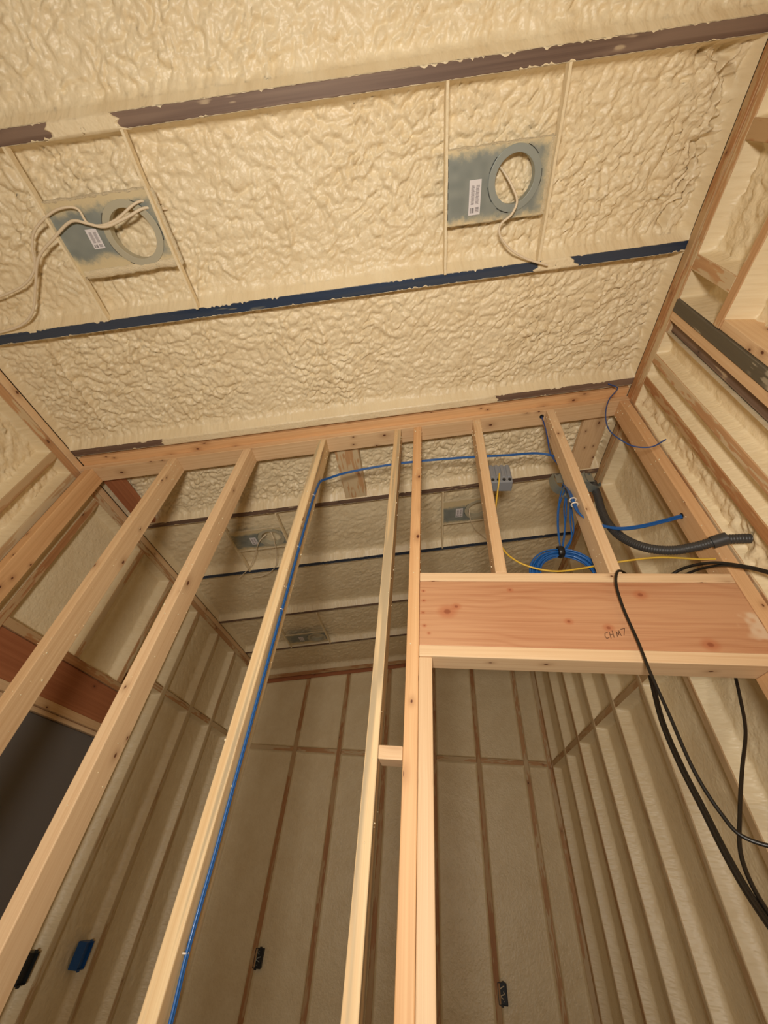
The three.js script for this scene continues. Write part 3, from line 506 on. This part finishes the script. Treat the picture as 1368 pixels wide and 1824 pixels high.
// galvanised cable bracket behind the cripple stud
{
  const g = root('cable_bracket', 'galvanised cable bracket behind the cripple stud, blue cables in it', 'bracket', null, null, V(0.55, 1.15, 1.08));
  const at = (m, x, y, f, r) => { m.position.copy(V(x, y, f).sub(g.position)); if (r) m.rotation.set(...r); return m; };
  at(mesh('mount_plate', new RoundedBoxGeometry(0.165, 0.06, 0.003, 1, 0.001), M.galv, g), 0.560, 1.185, 1.0835);
  for (const [x, y] of [[0.505, 1.165], [0.625, 1.175]]) {
    const pts = [[-0.03, 0.055], [-0.034, 0.0], [-0.025, -0.03], [0.0, -0.04], [0.028, -0.03], [0.036, 0.0]].map(([a, b]) => new THREE.Vector3(a, b, 0));
    const prof = new THREE.Shape(); prof.moveTo(-0.02, -0.0012); prof.lineTo(0.02, -0.0012); prof.lineTo(0.02, 0.0012); prof.lineTo(-0.02, 0.0012);
    at(mesh('hook', new THREE.ExtrudeGeometry(prof, { steps: 24, extrudePath: new THREE.CatmullRomCurve3(pts) }), M.galv, g), x, y, 1.105, [0, 0.35, 0]);
  }
  at(mesh('lip', new RoundedBoxGeometry(0.07, 0.012, 0.03, 1, 0.003), M.galv, g), 0.528, 1.095, 1.10, [0.2, 0.3, 0]);
  for (const [x, y] of [[0.50, 1.205], [0.62, 1.205]]) at(mesh('screw_head', new THREE.CylinderGeometry(0.006, 0.006, 0.003, 12), M.steelDark, g), x, y, 1.081, [Math.PI / 2, 0, 0]);
}
// grey four-port outlet box on the cripple stud
{
  const g = root('outlet_box', 'grey plastic outlet box with ribbed top on the cripple stud', 'outlet box', null, null, V(0.2225, 1.10, 1.05));
  const at = (m, x, y, f) => { m.position.copy(V(x, y, f).sub(g.position)); return m; };
  at(mesh('body', new RoundedBoxGeometry(0.105, 0.115, 0.06, 2, 0.004), M.greyPlastic, g), 0.271, 1.185, 1.077);
  for (let i = 0; i < 4; i++) { at(mesh('rib', new RoundedBoxGeometry(0.016, 0.085, 0.01, 2, 0.003), M.greyPlastic, g), 0.240 + i * 0.0215, 1.2, 1.052); at(mesh('port', new THREE.CylinderGeometry(0.0075, 0.0075, 0.004, 14).rotateX(Math.PI / 2), M.blackPlastic, g), 0.240 + i * 0.0215, 1.150, 1.0505); }
  at(mesh('side_tab', new RoundedBoxGeometry(0.012, 0.10, 0.035, 1, 0.002), M.greyPlastic, g), 0.229, 1.185, 1.063);
}
cable('yellow_cable', [[0.262, 1.15, 1.043], [0.266, 1.17, 1.035], [0.262, 1.14, 1.045], [0.252, 1.09, 1.085], [0.234, 0.98, 1.1], [0.242, 0.838, 1.09], [0.276, 0.785, 1.085], [0.326, 0.756, 1.084], [0.392, 0.743, 1.085], [0.464, 0.752, 1.085], [0.538, 0.768, 1.085], [0.60, 0.768, 1.065], [0.70, 0.768, 1.045], [0.80, 0.750, 1.03], [0.834, 0.744, 1.02]], 0.0036, M.yellow, 'yellow cable sagging above the door header', 'cable');
// black corrugated conduit
{
  const g = root('flexible_conduit', 'black corrugated conduit sweeping from the bracket to the side wall', 'conduit', null, null, V(0.64, 1.17, 1.13));
  const a = path([[0.64, 1.19, 1.115], [0.638, 1.12, 1.12], [0.628, 1.04, 1.115], [0.622, 0.96, 1.10], [0.632, 0.875, 1.075], [0.668, 0.808, 1.045], [0.722, 0.776, 1.02], [0.780, 0.768, 0.99], [0.829, 0.770, 0.965], [0.868, 0.765, 0.952], [0.895, 0.760, 0.945]]);
  const c = new THREE.CatmullRomCurve3(a, false, 'centripetal'), n = 400, t = new THREE.TubeGeometry(c, n, 0.0165, 14, false), p = t.attributes.position, q = new THREE.Vector3();
  for (let i = 0; i <= n; i++) { c.getPointAt(i / n, q); const s = 1 + 0.05 * Math.sin(i * Math.PI / 2); for (let j = 0; j <= 14; j++) { const k = i * 15 + j; p.setXYZ(k, q.x + (p.getX(k) - q.x) * s, q.y + (p.getY(k) - q.y) * s, q.z + (p.getZ(k) - q.z) * s); } }
  t.computeVertexNormals(); t.translate(-g.position.x, -g.position.y, -g.position.z); mesh('tube', t, M.conduit, g);
  const col = new THREE.CylinderGeometry(0.0215, 0.0215, 0.045, 18); const m = mesh('collar', col, M.conduit, g); m.position.copy(V(0.829, 0.770, 0.965).sub(g.position)); m.quaternion.setFromUnitVectors(new THREE.Vector3(0, 1, 0), c.getTangentAt(0.84));
}
// black cables draped over the header
cable('black_cable', [[0.66, 0.60, 1.10], [0.63, 0.672, 1.093], [0.60, 0.692, 1.06], [0.565, 0.692, 1.02], [0.528, 0.675, 0.985], [0.507, 0.632, 0.978], [0.504, 0.562, 0.985], [0.508, 0.46, 0.985], [0.503, 0.387, 0.975], [0.505, 0.297, 0.97], [0.506, 0.18, 0.96], [0.517, 0.119, 0.95], [0.529, 0.089, 0.94], [0.60, 0.07, 0.91], [0.70, 0.075, 0.87], [0.80, 0.11, 0.83], [0.868, 0.16, 0.80]], 0.0044, M.black, 'black cable looped over the header front and hanging down across it', 'cable', 'black cables at the door header');
cable('black_cable', [[0.69, 0.62, 1.10], [0.705, 0.705, 1.09], [0.74, 0.725, 1.05], [0.787, 0.708, 0.99], [0.824, 0.676, 0.955], [0.858, 0.628, 0.92], [0.862, 0.55, 0.88]], 0.0052, M.black, 'upper black cable arching over the header toward the side wall', 'cable', 'black cables at the door header');
cable('black_cable', [[0.70, 0.61, 1.11], [0.712, 0.693, 1.10], [0.756, 0.712, 1.05], [0.800, 0.695, 0.985], [0.832, 0.664, 0.95], [0.855, 0.612, 0.91], [0.858, 0.54, 0.87]], 0.0045, M.black, 'lower black cable arching over the header toward the side wall', 'cable', 'black cables at the door header');
{
  const g = root('black_cable_bundle', 'thick black cable bundle hanging below the header', 'cable bundle', 'black cables at the door header', null, V(0.55, 0.3, 1.05));
  const base = [[0.60, 0.62, 1.10], [0.575, 0.50, 1.105], [0.563, 0.422, 1.1], [0.539, 0.308, 1.08], [0.528, 0.211, 1.05], [0.523, 0.134, 1.02], [0.511, 0.065, 0.98], [0.506, 0.015, 0.95], [0.50, -0.043, 0.9], [0.50, -0.12, 0.86], [0.505, -0.5, 0.82], [0.51, -1.0, 0.82], [0.515, -1.36, 0.83]];
  for (const [dx, df] of [[0, 0], [0.0065, 0.003], [0.002, 0.0065]]) { const gg = tubeGeo(path(base.map(([x, y, f]) => [x + dx, y, f + df])), 0.0046); gg.translate(-g.position.x, -g.position.y, -g.position.z); mesh('cable_strand', gg, M.black, g); }
}
cable('black_cable', [[0.79, 0.52, 1.095], [0.776, 0.451, 1.1], [0.749, 0.377, 1.09], [0.71, 0.296, 1.07], [0.644, 0.21, 1.04], [0.583, 0.128, 1.01], [0.541, 0.067, 0.985], [0.522, 0.021, 0.955], [0.512, -0.035, 0.905], [0.518, -0.12, 0.865], [0.524, -0.5, 0.83], [0.53, -1.0, 0.835], [0.54, -1.36, 0.85]], 0.0044, M.black, 'black cable nearest the side wall, joining the thick bundle lower down', 'cable', 'black cables at the door header');

// ------------------------------------------------------------ outlet boxes low on the far room walls
function gangBox(name, mat, pos, turn, label) {
  const g = root(name, label, 'outlet box', 'outlet boxes low on the far walls', null, pos); g.rotation.y = turn; // local +z faces the room
  const w = 0.058, h = 0.098, d = 0.05, t = 0.004;
  for (const [n, a, b, c, x, y, z] of [['side', t, h, d, -w / 2, 0, -d / 2], ['side', t, h, d, w / 2, 0, -d / 2], ['end', w, t, d, 0, h / 2, -d / 2], ['end', w, t, d, 0, -h / 2, -d / 2], ['back', w, h, t, 0, 0, -0.016]]) mesh(n, new RoundedBoxGeometry(a, b, c, 1, 0.001), mat, g).position.set(x, y, z);
  for (const s of [-1, 1]) mesh('ear', new RoundedBoxGeometry(0.018, 0.010, 0.008, 1, 0.002), mat, g).position.set(s * 0.008, s * (h / 2 + 0.004), -0.004);
  return g;
}
gangBox('outlet_box', M.bluePlastic, V(XL + 0.004, -0.385, 2.505), Math.PI / 2, 'bright blue outlet box on the side wall past the door');
gangBox('outlet_box', M.blackPlastic, V(XL + 0.004, -0.385, 2.165), Math.PI / 2, 'black outlet box on the side wall, half behind the second stud');
const b1 = gangBox('outlet_box', M.blackPlastic, V(-1.135, -0.468, FB - 0.004), 0, 'black outlet box on the far wall, between the third and fourth studs');
const b2 = gangBox('outlet_box', M.blackPlastic, V(0.362, -0.480, FB - 0.004), 0, 'black outlet box with curled cable seen through the door opening');
for (const [b, k] of [[b1, 3], [b2, 8]]) { const pts = []; for (let i = 0; i < 9; i++) pts.push(new THREE.Vector3(0.014 * Math.sin(i * 1.7 + k), 0.036 - i * 0.009, -0.012 + 0.006 * Math.cos(i * 1.3))); mesh('curled_wire', tubeGeo(pts, 0.0028, 8, 6), k === 8 ? M.white : M.galv, b); }

// ------------------------------------------------------------ drilled holes and foam specks
for (const [x, y, f, rx] of [[0.497, roof(0.497) - 0.0342, 1.03, 0]]) { const m = mesh('drilled_hole', new THREE.CylinderGeometry(0.011, 0.011, 0.004, 18), M.hole, part); m.position.copy(V(x, y, f)); m.rotation.z = RAKE; void rx; }
{ const m = mesh('drilled_hole', new THREE.CylinderGeometry(0.012, 0.012, 0.003, 18), M.hole, part); m.position.copy(V(0.8315, 0.939, 1.045)); m.rotation.z = Math.PI / 2; }
{
  const geo = new THREE.IcosahedronGeometry(1, 1), n = 420, im = new THREE.InstancedMesh(geo, M.blob, n), mm = new THREE.Matrix4(), q = new THREE.Quaternion();
  const studs = [[-1.181, -1.147], [-0.842, -0.806], [-0.501, -0.467], [-0.16, -0.13], [-0.074, -0.0405], [0.188, 0.222], [0.512, 0.547], [0.832, 0.872]];
  for (let i = 0; i < n; i++) {
    const s = Math.floor(rnd() * studs.length), [a, b] = studs[s], y0 = s > 4 ? 0.70 : -0.1, y = y0 + (plateB(a) - y0) * (1 - rnd() ** 2 * (s > 4 ? 1 : 0.9)) - 0.02, r = 0.0012 + 0.0022 * rnd() ** 3;
    let x, f; const side = rnd();
    if (side < 0.35) { x = a + rnd() * (b - a); f = 0.9995; } else { x = s > 4 ? a - 0.0003 : b + 0.0003; f = 1.0 + rnd() * 0.075; }
    q.setFromEuler(new THREE.Euler(rnd() * 6, rnd() * 6, rnd() * 6)); mm.compose(V(x, y, f), q, new THREE.Vector3(r, r * (0.6 + rnd()), r)); im.setMatrixAt(i, mm);
  }
  im.name = 'foam_specks'; im.castShadow = im.receiveShadow = true; tag(im, 'tiny pale foam specks stuck to the partition studs', 'foam specks', null, 'stuff'); scene.add(im);
}

// ------------------------------------------------------------ work lamp on a stand behind the viewer
{
  const base = V(LAMP.x, FLOOR, LAMP.f), head = V(LAMP.x, LAMP.y, LAMP.f), g = root('work_lamp', 'square work lamp on a yellow tripod stand behind the viewer', 'work lamp', null, null, base);
  const yel = std({ color: 0xd9a520, roughness: 0.5 }), H = head.y - base.y;
  mesh('pole', new THREE.CylinderGeometry(0.014, 0.016, H - 0.45, 16), yel, g).position.set(0, 0.3 + (H - 0.45) / 2 - 0.02, 0);
  for (let i = 0; i < 3; i++) { const a = i * 2.094 + 0.5; mesh('leg', new THREE.TubeGeometry(new THREE.CatmullRomCurve3([new THREE.Vector3(0, 0.55, 0), new THREE.Vector3(Math.sin(a) * 0.2, 0.28, Math.cos(a) * 0.2), new THREE.Vector3(Math.sin(a) * 0.4, 0.012, Math.cos(a) * 0.4)]), 12, 0.011, 8), yel, g); }
  const hd = new THREE.Group(); hd.name = 'lamp_head'; hd.position.set(0, H, 0); hd.rotation.x = LAMP.pitch; g.add(hd);
  mesh('housing', new RoundedBoxGeometry(LAMP.w + 0.05, LAMP.h + 0.05, 0.06, 2, 0.012), M.blackPlastic, hd).position.z = 0.034;
  for (const s of [-1, 1]) mesh('yoke', new RoundedBoxGeometry(0.012, 0.26, 0.03, 1, 0.003), yel, hd).position.set(s * (LAMP.w / 2 + 0.034), -0.12, 0.04);
  mesh('yoke', new RoundedBoxGeometry(LAMP.w + 0.08, 0.014, 0.03, 1, 0.003), yel, hd).position.set(0, -0.25, 0.04);
  const glow = std({ color: 0x000000, emissive: new THREE.Color(...LAMP.color), emissiveIntensity: 3, roughness: 0.5 });
  mesh('lens', new RoundedBoxGeometry(LAMP.w, LAMP.h, 0.006, 1, 0.002), glow, hd);
  const L = new THREE.RectAreaLight(new THREE.Color(...LAMP.color), LAMP.intensity, LAMP.w, LAMP.h); L.position.set(0, 0, -0.008); hd.add(L);   // shines along local -z
}

renderer.render(scene, camera);
